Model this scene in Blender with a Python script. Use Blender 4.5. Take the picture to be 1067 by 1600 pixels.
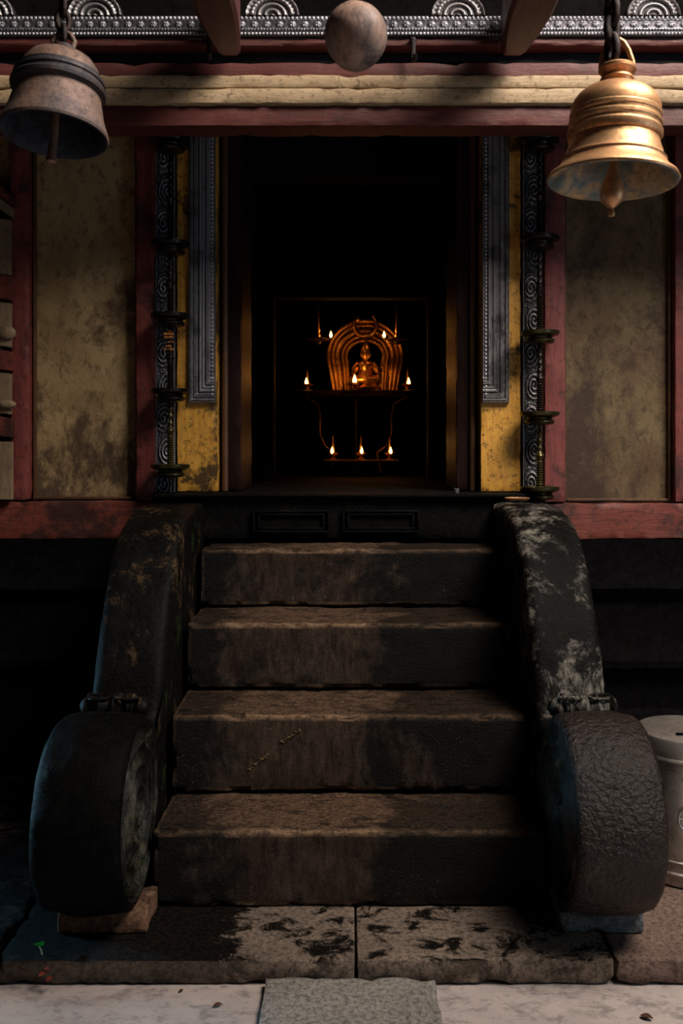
import bpy, bmesh, math, random
from mathutils import Vector, noise, Matrix
random.seed(7)
S = bpy.context.scene
C = S.collection
for o in list(bpy.data.objects): bpy.data.objects.remove(o)

# ------------------------------------------------------------------ camera, world, lights, exposure
F, CX, CY, EYE = 1500.0, 545.0, 690.0, 1.32
cam = bpy.data.cameras.new('camera'); co = bpy.data.objects.new('camera', cam); C.objects.link(co)
cam.sensor_fit = 'VERTICAL'; cam.sensor_height = 36.0; cam.sensor_width = 24.0
cam.lens = F/1600*36
cam.shift_x = (533.5-CX)/1600; cam.shift_y = (CY-800)/1600
co.location = (0, 0, EYE); co.rotation_euler = (math.pi/2, 0, 0)
cam.clip_start = 0.05
cam.dof.use_dof = True; cam.dof.focus_distance = 3.3; cam.dof.aperture_fstop = 7.0
S.camera = co
S.view_settings.view_transform = 'Standard'; S.view_settings.look = 'None'
S.view_settings.gamma = 1; S.view_settings.exposure = 0.0; S.view_settings.use_curve_mapping = False
w = bpy.data.worlds.new('world'); S.world = w; w.use_nodes = True
w.node_tree.nodes['Background'].inputs[0].default_value = (0.55, 0.62, 0.75, 1)
w.node_tree.nodes['Background'].inputs[1].default_value = 0.007

def area(name, loc, target, size, energy, col, sizey=None):
    l = bpy.data.lights.new(name, 'AREA'); l.energy = energy; l.color = col; l.size = size
    if sizey: l.shape = 'RECTANGLE'; l.size_y = sizey
    o = bpy.data.objects.new(name, l); C.objects.link(o); o.location = loc
    o.rotation_euler = (Vector(target)-Vector(loc)).to_track_quat('-Z', 'Y').to_euler()
    return o
area('courtyard_daylight', (2.5, 1.2, 5.0), (0.0, 3.0, 0.6), 1.9, 390, (1.0, 0.89, 0.78), 1.9)
area('side_daylight_left', (-3.1, 3.25, 0.75), (-0.8, 2.45, 0.45), 0.5, 5.5, (0.35, 0.72, 1.0), 0.7).data.spread = math.radians(40)
area('side_daylight_right', (3.0, 0.9, 1.25), (0.8, 2.5, 0.3), 0.7, 13, (0.62, 0.82, 1.0), 1.2)

# ------------------------------------------------------------------ helpers
def Xp(px, Y): return (px-CX)*Y/F
def Zp(py, Y): return EYE-(py-CY)*Y/F

def tag(o, label, cat, group=None):
    o['label'] = label; o['category'] = cat
    if group: o['group'] = group
    return o
def empty(name, loc, label, cat, group=None, rot=(0,0,0)):
    o = bpy.data.objects.new(name, None); C.objects.link(o); o.location = loc; o.rotation_euler = rot
    o.empty_display_size = 0.05
    return tag(o, label, cat, group)
def struct(o, label=None):
    o['kind'] = 'structure'
    if label: o['label'] = label
    return o
def obj(name, bm, m, parent=None, smooth=35, loc=None, rot=None):
    me = bpy.data.meshes.new(name)
    bmesh.ops.recalc_face_normals(bm, faces=bm.faces)
    if not bm.verts.layers.float.get('wear'):
        l_ = bm.verts.layers.float.new('wear')
        for v in bm.verts: v[l_] = 0.8
    bm.to_mesh(me); bm.free()
    if smooth:
        me.shade_smooth(); me.set_sharp_from_angle(angle=math.radians(smooth))
    for mm in (m if isinstance(m, (list, tuple)) else [m]): me.materials.append(mm)
    o = bpy.data.objects.new(name, me); C.objects.link(o)
    if parent: o.parent = parent
    if loc: o.location = loc
    if rot: o.rotation_euler = rot
    return o
def copy_tree(o, parent=None):
    c = o.copy(); C.objects.link(c)
    if parent: c.parent = parent
    for ch in list(o.children): copy_tree(ch, c)
    return c
def nz(p, s=1.0, oct=4): return noise.fractal(Vector(p)*s, 1.0, 2.0, oct)

def box(bm, x0, x1, y0, y1, z0, z1, bev=0.0):
    b = bmesh.new()
    vs = [b.verts.new((x, y, z)) for x in (x0, x1) for y in (y0, y1) for z in (z0, z1)]
    for f in ((0,1,3,2),(4,6,7,5),(0,4,5,1),(2,3,7,6),(0,2,6,4),(1,5,7,3)): b.faces.new([vs[i] for i in f])
    bmesh.ops.recalc_face_normals(b, faces=b.faces)
    if bev: bmesh.ops.bevel(b, geom=b.edges[:], offset=bev, segments=2, affect='EDGES', profile=0.5)
    merge(bm, b); b.free(); return bm
def merge(bm, b):
    mp = {}
    for v in b.verts: mp[v] = bm.verts.new(v.co)
    for f in b.faces:
        try: bm.faces.new([mp[v] for v in f.verts])
        except ValueError: pass
def rough_box(x0, x1, y0, y1, z0, z1, rad=0.012, amp=0.004, step=0.02, fs=9.0, seed=0.0, chips=0.0, only_front=False):
    """box with worn rounded edges and an uneven chiselled surface"""
    bm = bmesh.new(); lo = Vector((x0, y0, z0)); hi = Vector((x1, y1, z1)); verts = {}; wl_ = bm.verts.layers.float.new('wear')
    def cuts(a, b):
        n = max(3, int(round((b-a)/step)))
        t = [a+(b-a)*i/n for i in range(n+1)]
        return [t[0], a+rad*0.35] + [v for v in t[1:-1] if a+rad*0.9 < v < b-rad*0.9] + [b-rad*0.35, t[-1]]
    ax = [cuts(lo[i], hi[i]) for i in range(3)]
    def vert(p):
        k = (round(p[0], 5), round(p[1], 5), round(p[2], 5))
        if k not in verts:
            q = Vector(p); near = sum(1 for i in range(3) if min(q[i]-lo[i], hi[i]-q[i]) < rad*0.8)
            c = Vector([min(max(q[i], lo[i]+rad), hi[i]-rad) for i in range(3)])
            d = q-c
            if d.length > 1e-7:
                # pull to the rounded surface
                nrm = d.normalized(); e = sum(1 for i in range(3) if abs(d[i]) > rad*0.3)
                q2 = c+nrm*rad
                h = amp*nz(q+Vector((seed, seed*1.7, 0)), fs) + amp*0.5*nz(q, fs*3.1)
                if chips and e >= 2: h -= chips*max(0, nz(q+Vector((seed*3, 5, 0)), 14)-0.05)*2.2
                q = q2+nrm*h
            verts[k] = bm.verts.new(q); verts[k][wl_] = 1.0 if near >= 2 else 0.0
        return verts[k]
    for a in range(3):
        b, c = (a+1) % 3, (a+2) % 3
        for side in (0, 1):
            for i in range(len(ax[b])-1):
                for j in range(len(ax[c])-1):
                    ps = []
                    for (u, v) in ((i, j), (i+1, j), (i+1, j+1), (i, j+1)):
                        p = [0, 0, 0]; p[a] = (lo, hi)[side][a]; p[b] = ax[b][u]; p[c] = ax[c][v]
                        ps.append(vert(p))
                    if len(set(ps)) == 4: bm.faces.new(ps if side else ps[::-1])
    return bm
def lathe(bm, prof, seg=48, o=(0,0,0), axis='Z'):
    rings = []
    def P(r, z, a):
        if axis == 'Z': return (o[0]+r*math.cos(a), o[1]+r*math.sin(a), o[2]+z)
        if axis == 'X': return (o[0]+z, o[1]+r*math.cos(a), o[2]+r*math.sin(a))
        return (o[0]+r*math.cos(a), o[1]+z, o[2]+r*math.sin(a))
    for r, z in prof:
        if r < 1e-6: rings.append([bm.verts.new(P(0, z, 0))])
        else: rings.append([bm.verts.new(P(r, z, 2*math.pi*k/seg)) for k in range(seg)])
    for A, B in zip(rings, rings[1:]):
        for k in range(seg):
            k2 = (k+1) % seg
            if len(A) == 1 and len(B) == 1: continue
            if len(A) == 1: bm.faces.new((A[0], B[k], B[k2]))
            elif len(B) == 1: bm.faces.new((A[k], A[k2], B[0]))
            else: bm.faces.new((A[k], A[k2], B[k2], B[k]))
    return bm
def tube(bm, pts, r, seg=10, closed=False):
    pts = [Vector(p) for p in pts]; n = len(pts); rr = r if isinstance(r, (list, tuple)) else [r]*n
    rings = []; up = Vector((0.13, 0.2, 1)).normalized()
    for i, p in enumerate(pts):
        if closed: t = pts[(i+1) % n]-pts[i-1]
        else: t = pts[min(i+1, n-1)]-pts[max(i-1, 0)]
        t.normalize(); u = up-up.dot(t)*t
        if u.length < 1e-3: u = Vector((1, 0, 0))-t.x*t
        u.normalize(); up = u.copy(); v = t.cross(u)
        rings.append([bm.verts.new(p+(u*math.cos(2*math.pi*k/seg)+v*math.sin(2*math.pi*k/seg))*rr[i]) for k in range(seg)])
    m = n if closed else n-1
    for i in range(m):
        A, B = rings[i], rings[(i+1) % n]
        for k in range(seg): bm.faces.new((A[k], A[(k+1) % seg], B[(k+1) % seg], B[k]))
    if not closed:
        bm.faces.new(rings[0][::-1]); bm.faces.new(rings[-1])
    return bm
def ball(bm, c, r, sub=2, sc=(1,1,1)):
    m = Matrix.Translation(c) @ Matrix.Diagonal((sc[0], sc[1], sc[2], 1))
    bmesh.ops.create_icosphere(bm, subdivisions=sub, radius=r, matrix=m); return bm
def relief(bm, us, zs, place, h, back):
    """grid of u x z raised by h(u,z); place(u,z,h)->point ; thickness back"""
    wl_ = bm.verts.layers.float.new('wear'); g = []
    hs_ = [[h(u, z) for z in zs] for u in us]; mx = max(max(r) for r in hs_) or 1
    for i, u in enumerate(us):
        g.append([])
        for j, z in enumerate(zs):
            v = bm.verts.new(place(u, z, hs_[i][j])); v[wl_] = hs_[i][j]/mx; g[-1].append(v)
    for i in range(len(us)-1):
        for j in range(len(zs)-1): bm.faces.new((g[i][j], g[i+1][j], g[i+1][j+1], g[i][j+1]))
    rim = [(i, 0) for i in range(len(us))]+[(len(us)-1, j) for j in range(1, len(zs))]+[(i, len(zs)-1) for i in range(len(us)-2, -1, -1)]+[(0, j) for j in range(len(zs)-2, 0, -1)]
    low = [bm.verts.new(place(us[i], zs[j], -back)) for i, j in rim]
    n = len(rim)
    for k in range(n):
        a, b = rim[k], rim[(k+1) % n]
        bm.faces.new((g[a[0]][a[1]], low[k], low[(k+1) % n], g[b[0]][b[1]]))
    bm.faces.new(low)
    return bm
def lin(a, b, n): return [a+(b-a)*i/(n-1) for i in range(n)]

# ------------------------------------------------------------------ materials
def silver(name, c_hi, c_lo):
    k = NT(name); v = k.vec(); at = k.n.new('ShaderNodeAttribute'); at.attribute_name = 'wear'
    n1 = k.noise(v, 9, 8, 0.7); n2 = k.noise(v, 60, 6, 0.75); n4 = k.noise(v, 170, 4, 0.6)
    f = k.math('ADD', at.outputs['Fac'], k.math('MULTIPLY', k.math('SUBTRACT', n2, 0.5), 1.1))
    col = k.mix(k.ramp(f, 0.25, 0.75), c_lo, c_hi)
    col = k.mix(k.math('MULTIPLY', k.ramp(n1, 0.5, 0.62), 0.7), col, c_lo)
    k.bump([n4, n2], [0.3, 0.3], 0.003)
    return k.set(col, k.mrange(n2, 0.3, 0.7, 0.32, 0.5), 0.6, 0.5)
class NT:
    def __init__(s, name):
        s.m = bpy.data.materials.new(name); s.m.use_nodes = True; s.t = s.m.node_tree; s.n = s.t.nodes
        s.b = s.n['Principled BSDF']; s.tc = s.n.new('ShaderNodeTexCoord')
    def link(s, a, b): s.t.links.new(a, b)
    def vec(s, scale=(1,1,1), loc=(0,0,0)):
        m = s.n.new('ShaderNodeMapping'); m.inputs['Scale'].default_value = scale; m.inputs['Location'].default_value = loc
        s.link(s.tc.outputs['Object'], m.inputs['Vector']); return m.outputs[0]
    def noise(s, vec, scale, detail=6, rough=0.6, dist=0.0):
        n = s.n.new('ShaderNodeTexNoise'); n.inputs['Scale'].default_value = scale; n.inputs['Detail'].default_value = detail
        n.inputs['Roughness'].default_value = rough; n.inputs['Distortion'].default_value = dist
        s.link(vec, n.inputs['Vector']); return n.outputs[0]
    def vor(s, vec, scale):
        n = s.n.new('ShaderNodeTexVoronoi'); n.inputs['Scale'].default_value = scale; s.link(vec, n.inputs['Vector']); return n.outputs[0]
    def ramp(s, v, a, b, c0=(0,0,0,1), c1=(1,1,1,1)):
        r = s.n.new('ShaderNodeValToRGB'); e = r.color_ramp.elements
        e[0].position = a; e[1].position = b; e[0].color = c0; e[1].color = c1; s.link(v, r.inputs[0]); return r.outputs[0]
    def mix(s, f, a, b):
        m = s.n.new('ShaderNodeMix'); m.data_type = 'RGBA'
        for sock, v in ((m.inputs[0], f), (m.inputs[6], a), (m.inputs[7], b)):
            if isinstance(v, (int, float)): sock.default_value = v
            elif isinstance(v, tuple): sock.default_value = (v[0], v[1], v[2], 1)
            else: s.link(v, sock)
        return m.outputs[2]
    def math(s, op, a, b=None, c=None):
        m = s.n.new('ShaderNodeMath'); m.operation = op
        for i, v in enumerate((a, b, c)):
            if v is None: continue
            if isinstance(v, (int, float)): m.inputs[i].default_value = v
            else: s.link(v, m.inputs[i])
        return m.outputs[0]
    def mrange(s, v, a, b, lo, hi):
        m = s.n.new('ShaderNodeMapRange'); s.link(v, m.inputs[0])
        for i, q in enumerate((a, b, lo, hi)): m.inputs[i+1].default_value = q
        return m.outputs[0]
    def bump(s, hs, strengths, dist=0.01):
        prev = None
        for h, st in zip(hs, strengths):
            b = s.n.new('ShaderNodeBump'); b.inputs['Strength'].default_value = st; b.inputs['Distance'].default_value = dist
            s.link(h, b.inputs['Height'])
            if prev is not None: s.link(prev, b.inputs['Normal'])
            prev = b.outputs[0]
        s.link(prev, s.b.inputs['Normal'])
    def set(s, col=None, rough=None, metal=None, spec=None):
        for k, v in (('Base Color', col), ('Roughness', rough), ('Metallic', metal), ('Specular IOR Level', spec)):
            if v is None: continue
            if isinstance(v, tuple): s.b.inputs[k].default_value = (v[0], v[1], v[2], 1)
            elif isinstance(v, (int, float)): s.b.inputs[k].default_value = v
            else: s.link(v, s.b.inputs[k])
        return s.m

def mottled(name, c1, c2, c3, scale=6, rough=0.7, metal=0.0, bump=0.4, bscale=60, stretch=(1,1,1), dark=0.5, spec=0.4, t=(0.42, 0.6), r2=None, loc=(0,0,0), grime=None):
    """c1 base, c2 patches, c3 stains"""
    k = NT(name); v = k.vec(stretch, loc)
    n1 = k.noise(v, scale, 8, 0.65); n2 = k.noise(v, scale*6.3, 9, 0.8, 0.4); n3 = k.noise(v, scale*0.45, 9, 0.72, 0.3); n4 = k.noise(v, bscale, 7, 0.7)
    col = k.mix(k.ramp(n1, 0.42, 0.58), c1, c2)
    col = k.mix(k.math('MULTIPLY', k.ramp(n2, 0.5, 0.6), 0.75), col, tuple(x*0.45 for x in c2))
    if grime:
        sx = k.n.new('ShaderNodeSeparateXYZ'); k.link(k.vec(), sx.inputs[0]); n3 = k.math('ADD', n3, k.mrange(sx.outputs[2], 1.1, 1.9, grime, -grime*0.4))
    col = k.mix(k.math('MULTIPLY', k.ramp(n3, t[0], t[1]), dark), col, c3)
    rg = k.mrange(n2, 0.3, 0.7, rough-0.1, (r2 or rough+0.12))
    k.bump([n4, n2, n1], [bump, bump*0.8, bump*0.4], 0.006)
    return k.set(col, rg, metal, spec)
def wood(name, c1, c2, c3, axis='X', rough=0.5, dark=0.5, t=(0.5, 0.62), bump=0.35, scale=5, chips=0.4):
    st = {'X': (0.12, 1, 1), 'Z': (1, 1, 0.1), 'Y': (1, 0.1, 1)}[axis]
    k = NT(name); v = k.vec(st); v0 = k.vec()
    g = k.noise(v, scale*12, 5, 0.6, 1.2); n1 = k.noise(v0, scale, 8, 0.7); n2 = k.noise(v0, scale*9, 9, 0.8, 0.5); n3 = k.noise(v0, scale*0.6, 9, 0.75)
    col = k.mix(k.ramp(g, 0.35, 0.65), c1, c2)
    col = k.mix(k.math('MULTIPLY', k.ramp(n1, 0.45, 0.7), 0.5), col, tuple(x*0.6 for x in c1))
    col = k.mix(k.math('MULTIPLY', k.ramp(n2, 0.54, 0.6), chips), col, c3)
    col = k.mix(k.math('MULTIPLY', k.ramp(n3, t[0], t[1]), dark), col, c3)
    k.bump([g, n2], [bump, bump*0.9], 0.005)
    return k.set(col, k.mrange(n2, 0.3, 0.7, rough-0.08, rough+0.15), 0.0, 0.45)

def step_stone(name):
    k = NT(name); v = k.vec(); vs = k.vec((1, 1, 0.3)); vt = k.vec((0.5, 1.5, 1))
    at = k.n.new('ShaderNodeAttribute'); at.attribute_name = 'wear'
    n1 = k.noise(v, 4, 8, 0.7); fine = k.noise(v, 150, 3, 0.75); mid = k.noise(v, 80, 8, 0.85, 0.2); st = k.noise(vs, 40, 9, 0.82, 0.4); crk = k.noise(vt, 24, 8, 0.75, 1.0)
    soot = k.noise(v, 3.1, 12, 0.74, 0.3)
    sx = k.n.new('ShaderNodeSeparateXYZ'); k.link(v, sx.inputs[0])
    geo = k.n.new('ShaderNodeNewGeometry'); sn = k.n.new('ShaderNodeSeparateXYZ'); k.link(geo.outputs['Normal'], sn.inputs[0])
    foot = k.ramp(sn.outputs[2], 0.25, 0.75)
    # treads: granular, rubbed brown; risers: soot film with streaks running down
    tread = k.mix(k.ramp(mid, 0.42, 0.58), (0.165, 0.098, 0.06), (0.045, 0.027, 0.018))
    tread = k.mix(k.math('MULTIPLY', k.ramp(crk, 0.52, 0.58), 0.85), tread, (0.012, 0.009, 0.008))
    riser = k.mix(k.ramp(st, 0.38, 0.62), (0.092, 0.064, 0.046), (0.014, 0.010, 0.008))
    riser = k.mix(k.math('MULTIPLY', k.ramp(n1, 0.4, 0.6), 0.4), riser, (0.038, 0.018, 0.013))
    col = k.mix(foot, riser, tread)
    # lamp-oil soot, thick at the left end; rightward darkening also paints the balustrade's shade
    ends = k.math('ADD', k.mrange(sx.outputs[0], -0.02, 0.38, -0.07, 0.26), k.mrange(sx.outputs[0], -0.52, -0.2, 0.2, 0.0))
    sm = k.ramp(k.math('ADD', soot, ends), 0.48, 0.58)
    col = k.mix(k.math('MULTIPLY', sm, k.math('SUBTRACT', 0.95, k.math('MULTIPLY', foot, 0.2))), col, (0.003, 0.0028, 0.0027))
    ww = k.math('MULTIPLY', at.outputs['Fac'], k.ramp(k.noise(v, 30, 8, 0.8), 0.38, 0.56))
    ww = k.math('MULTIPLY', ww, k.math('SUBTRACT', 0.85, k.math('MULTIPLY', sm, 0.6)))
    col = k.mix(ww, col, (0.30, 0.19, 0.115))
    salt = k.math('MULTIPLY', k.ramp(k.noise(v, 210, 2, 0.5), 0.66, 0.72), k.ramp(k.noise(v, 5, 4, 0.6), 0.5, 0.62))
    col = k.mix(k.math('MULTIPLY', salt, 0.6), col, (0.3, 0.28, 0.27))
    k.bump([fine, mid, crk], [0.8, 0.9, 0.3], 0.006)
    return k.set(col, k.mrange(sm, 0, 1, 0.75, 0.4), 0.0, k.mrange(sm, 0, 1, 0.08, 0.14))
def black_stone(name, c=(0.003, 0.0027, 0.0026), worn=(0.12, 0.1, 0.085), t=(0.55, 0.66), amt=0.8, rough=0.38, pit=0.8, pits=70, loc=(0,0,0), spec=0.05, green=0.0):
    k = NT(name); v = k.vec((1, 1, 1), loc)
    n1 = k.noise(v, 4.5, 12, 0.78, 0.4); fine = k.noise(v, 150, 4, 0.7); lump = k.noise(v, pits, 3, 0.5); mid = k.noise(v, 30, 8, 0.78); st = k.noise(k.vec((1, 1, 0.35), loc), 34, 8, 0.8, 0.4)
    col = k.mix(k.ramp(mid, 0.4, 0.65), c, tuple(q*2.2 for q in c))
    m = k.math('MULTIPLY', k.ramp(n1, t[0], t[1]), k.ramp(st, 0.42, 0.56))
    col = k.mix(k.math('MULTIPLY', m, amt), col, worn)
    if green: col = k.mix(k.math('MULTIPLY', k.ramp(k.noise(v, 6, 6, 0.7), 0.58, 0.64), green), col, (0.03, 0.055, 0.015))
    k.bump([fine, lump, mid], [0.35, pit, 0.4], 0.006 if pit < 0.9 else 0.012)
    return k.set(col, k.mrange(mid, 0.3, 0.7, rough-0.08, rough+0.14), 0.0, spec)

M = {}
M['panel_l'] = mottled('ochre_plaster', (0.40, 0.275, 0.135), (0.28, 0.185, 0.085), (0.055, 0.03, 0.018), 4.5, 0.62, bump=0.5, bscale=40, dark=0.9, t=(0.5, 0.58), stretch=(1, 1, 0.7), spec=0.3, grime=0.06)
M['panel_r'] = mottled('shaded_ochre_plaster', (0.15, 0.105, 0.05), (0.105, 0.062, 0.03), (0.04, 0.02, 0.014), 4.5, 0.6, bump=0.5, bscale=40, dark=0.9, t=(0.46, 0.56), loc=(3, 1, 2), stretch=(1, 1, 0.7), spec=0.3, grime=0.07)  # darker copy of the ochre plaster, right wall's shade put into the colour
M['red_x'] = wood('red_paint_across', (0.20, 0.044, 0.028), (0.12, 0.026, 0.018), (0.02, 0.009, 0.008), 'X', dark=0.85, t=(0.48, 0.55), chips=0.6)
M['red_z'] = wood('red_paint_upright', (0.21, 0.045, 0.036), (0.14, 0.028, 0.026), (0.028, 0.011, 0.010), 'Z', dark=0.8, t=(0.5, 0.58), chips=0.6)
M['red_beam'] = wood('red_lintel_paint', (0.12, 0.026, 0.02), (0.075, 0.016, 0.014), (0.05, 0.03, 0.022), 'X', dark=0.4, chips=0.25)
M['red_y'] = wood('red_joist_paint', (0.10, 0.028, 0.024), (0.065, 0.018, 0.016), (0.055, 0.024, 0.02), 'Y', rough=0.42, dark=0.3, chips=0.2)
M['cream'] = wood('cream_wood', (0.46, 0.34, 0.205), (0.35, 0.24, 0.135), (0.10, 0.06, 0.03), 'X', rough=0.6, dark=0.45, t=(0.56, 0.66), chips=0.7)
M['gold'] = wood('golden_jamb_paint', (0.72, 0.38, 0.06), (0.55, 0.25, 0.035), (0.03, 0.018, 0.008), 'Z', rough=0.45, dark=0.92, t=(0.52, 0.58), chips=0.75, scale=6)
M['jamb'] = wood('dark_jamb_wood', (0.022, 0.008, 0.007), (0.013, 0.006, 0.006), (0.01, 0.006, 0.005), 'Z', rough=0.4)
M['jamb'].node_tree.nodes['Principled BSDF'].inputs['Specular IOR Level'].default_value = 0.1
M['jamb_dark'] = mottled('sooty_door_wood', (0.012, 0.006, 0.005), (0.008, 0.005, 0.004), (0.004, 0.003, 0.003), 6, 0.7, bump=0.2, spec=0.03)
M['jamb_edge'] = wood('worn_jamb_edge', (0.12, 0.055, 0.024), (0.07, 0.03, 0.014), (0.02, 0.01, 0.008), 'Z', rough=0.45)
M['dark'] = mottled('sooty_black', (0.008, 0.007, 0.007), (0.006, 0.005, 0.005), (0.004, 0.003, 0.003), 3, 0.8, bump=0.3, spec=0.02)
M['blue_dark'] = wood('blue_black_board', (0.010, 0.016, 0.03), (0.008, 0.01, 0.016), (0.006, 0.006, 0.008), 'X', rough=0.45)
M['silver'] = silver('tarnished_silver', (0.38, 0.38, 0.42), (0.075, 0.073, 0.085))
M['silver_d'] = silver('blackened_silver', (0.36, 0.34, 0.35), (0.05, 0.048, 0.05))
M['brass'] = mottled('polished_brass', (0.86, 0.50, 0.25), (0.72, 0.37, 0.18), (0.42, 0.17, 0.09), 7, 0.42, metal=0.75, bump=0.12, bscale=120, dark=0.45, t=(0.5, 0.66), stretch=(1, 1, 1.6))
M['brass_in'] = mottled('bell_inside', (0.62, 0.42, 0.22), (0.5, 0.34, 0.18), (0.08, 0.17, 0.22), 14, 0.55, metal=0.4, bump=0.4, bscale=120, dark=0.8, t=(0.45, 0.55))
M['bronze'] = mottled('weathered_copper', (0.25, 0.155, 0.115), (0.17, 0.115, 0.10), (0.045, 0.045, 0.055), 9, 0.55, metal=0.45, bump=0.35, bscale=90, dark=0.7, t=(0.48, 0.62))
M['bronze_d'] = mottled('dark_blue_grey_copper', (0.045, 0.045, 0.055), (0.09, 0.07, 0.065), (0.02, 0.022, 0.03), 9, 0.5, metal=0.5, bump=0.35, bscale=90, dark=0.6)
M['clapper'] = mottled('worn_brown_clapper', (0.42, 0.24, 0.16), (0.3, 0.18, 0.13), (0.1, 0.07, 0.06), 12, 0.45, metal=0.4, bump=0.2)
M['bronze_in'] = mottled('black_blue_patina', (0.03, 0.035, 0.055), (0.07, 0.075, 0.10), (0.02, 0.02, 0.025), 22, 0.45, metal=0.5, bump=0.7, bscale=60, dark=0.5)
M['lampb'] = mottled('blackened_lamp_brass', (0.032, 0.024, 0.020), (0.02, 0.016, 0.014), (0.01, 0.008, 0.008), 12, 0.27, metal=0.65, bump=0.12, dark=0.5)
M['lampg'] = mottled('greenish_lamp_brass', (0.12, 0.10, 0.035), (0.07, 0.058, 0.022), (0.02, 0.018, 0.012), 12, 0.26, metal=0.75, bump=0.12, dark=0.5)
M['iron'] = mottled('dark_iron', (0.03, 0.024, 0.024), (0.018, 0.014, 0.014), (0.05, 0.02, 0.014), 15, 0.4, metal=0.6, bump=0.4, dark=0.4)
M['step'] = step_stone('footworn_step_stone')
M['slab'] = None
M['bal_l'] = black_stone('oiled_black_stone_left', worn=(0.12, 0.072, 0.036), t=(0.55, 0.62), amt=0.75, pit=0.4, loc=(2.1, 0.4, 1.3), green=0.35)
M['bal_r'] = black_stone('oiled_black_stone_right', worn=(0.22, 0.20, 0.17), t=(0.49, 0.58), amt=0.8, rough=0.45, pit=0.4, loc=(0.3, 2.2, 0.1), green=0.1)
M['scr_l'] = black_stone('smooth_black_scroll_stone', c=(0.002, 0.002, 0.002), worn=(0.05, 0.045, 0.04), t=(0.62, 0.72), amt=0.6, rough=0.42, pit=0.35, pits=80, spec=0.025)
M['scr_r'] = black_stone('pitted_brown_scroll_stone', c=(0.0085, 0.0052, 0.0038), worn=(0.10, 0.062, 0.032), t=(0.60, 0.70), amt=0.75, rough=0.30, pit=1.0, pits=70, spec=0.32, loc=(1.2, 0, 0.7))
M['carve'] = black_stone('carved_black_stone', c=(0.005, 0.005, 0.0045), worn=(0.10, 0.09, 0.06), t=(0.5, 0.62), amt=0.6, rough=0.35, pit=0.3, green=0.3, spec=0.25)
M['plinth'] = black_stone('sooty_plinth_stone', c=(0.0025, 0.0022, 0.0025), worn=(0.008, 0.005, 0.005), rough=0.8, pit=0.3, spec=0.01)
M['sill'] = black_stone('sooty_threshold_stone', c=(0.003, 0.003, 0.003), worn=(0.02, 0.016, 0.015), rough=0.6, pit=0.4, spec=0.04)
M['steel'] = mottled('dull_steel', (0.66, 0.61, 0.56), (0.52, 0.48, 0.44), (0.2, 0.14, 0.11), 5, 0.36, metal=0.85, bump=0.15, dark=0.5)
M['steel_b'] = mottled('bright_steel', (0.7, 0.68, 0.66), (0.6, 0.58, 0.56), (0.3, 0.25, 0.2), 7, 0.25, metal=0.9, bump=0.08, dark=0.2)
M['black'] = NT('black_opening').set((0.004, 0.004, 0.004), 0.8, 0.0, 0.02)
M['ball'] = mottled('mottled_pink_grey_shell', (0.40, 0.25, 0.195), (0.20, 0.15, 0.13), (0.045, 0.04, 0.045), 5, 0.5, bump=0.2, bscale=25, dark=0.8, t=(0.5, 0.58), stretch=(1.8, 1.8, 0.6), loc=(0.3, 0, 0.2), spec=0.25)
M['leaf'] = NT('fresh_green_leaf').set((0.03, 0.42, 0.04), 0.45)
M['stem'] = NT('pale_stem').set((0.45, 0.5, 0.3), 0.5)
M['petal'] = mottled('orange_red_petal', (0.28, 0.045, 0.012), (0.2, 0.02, 0.015), (0.1, 0.02, 0.01), 40, 0.6, bump=0.2)
M['marigold'] = mottled('dry_marigold', (0.42, 0.15, 0.02), (0.26, 0.09, 0.02), (0.08, 0.03, 0.01), 60, 0.7, bump=0.3)
M['dryleaf'] = mottled('dry_leaf', (0.16, 0.06, 0.03), (0.1, 0.04, 0.02), (0.03, 0.02, 0.01), 40, 0.7)
M['altar_brass'] = mottled('altar_brass', (0.75, 0.42, 0.13), (0.6, 0.3, 0.08), (0.15, 0.06, 0.02), 14, 0.3, metal=0.95, bump=0.2)
M['altar_dark'] = mottled('altar_dark_brass', (0.10, 0.055, 0.025), (0.07, 0.035, 0.018), (0.02, 0.01, 0.008), 14, 0.3, metal=0.8, bump=0.2)
def slab_mat(name, base, base2, wet, t, xw=None):
    k = NT(name); v = k.vec(); n1 = k.noise(v, 5, 8, 0.7); fine = k.noise(v, 95, 4, 0.75); mid = k.noise(v, 75, 9, 0.85)
    soot = k.noise(k.vec((1, 1.4, 1)), 9, 9, 0.78, 0.5)
    col = k.mix(k.ramp(n1, 0.35, 0.65), base, base2)
    col = k.mix(k.math('MULTIPLY', k.ramp(mid, 0.47, 0.56), 0.75), col, tuple(q*0.3 for q in base2))
    s = soot
    if xw:
        sx = k.n.new('ShaderNodeSeparateXYZ'); k.link(v, sx.inputs[0]); s = k.math('ADD', soot, k.mrange(sx.outputs[0], xw[0], xw[1], xw[2], xw[3]))
    m = k.ramp(s, t[0], t[1])
    geo = k.n.new('ShaderNodeNewGeometry'); sn = k.n.new('ShaderNodeSeparateXYZ'); k.link(geo.outputs['Normal'], sn.inputs[0])
    m = k.math('MULTIPLY', m, k.mrange(sn.outputs[2], 0.2, 0.8, 0.55, 1.0))
    col = k.mix(k.math('MULTIPLY', m, k.mrange(mid, 0.48, 0.66, 1.0, 0.82)), col, wet)
    k.bump([fine, mid], [0.8, 1.0], 0.008)
    return k.set(col, k.mrange(m, 0, 1, 0.8, 0.45), 0.0, 0.04)
M['slab'] = slab_mat('granular_slab_stone', (0.34, 0.26, 0.20), (0.24, 0.18, 0.145), (0.005, 0.004, 0.0035), (0.5, 0.56), (-0.5, -0.25, 0.3, 0.0))
M['slab_r'] = slab_mat('pinkish_slab_stone', (0.34, 0.235, 0.185), (0.24, 0.16, 0.13), (0.06, 0.04, 0.033), (0.6, 0.7))
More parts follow.
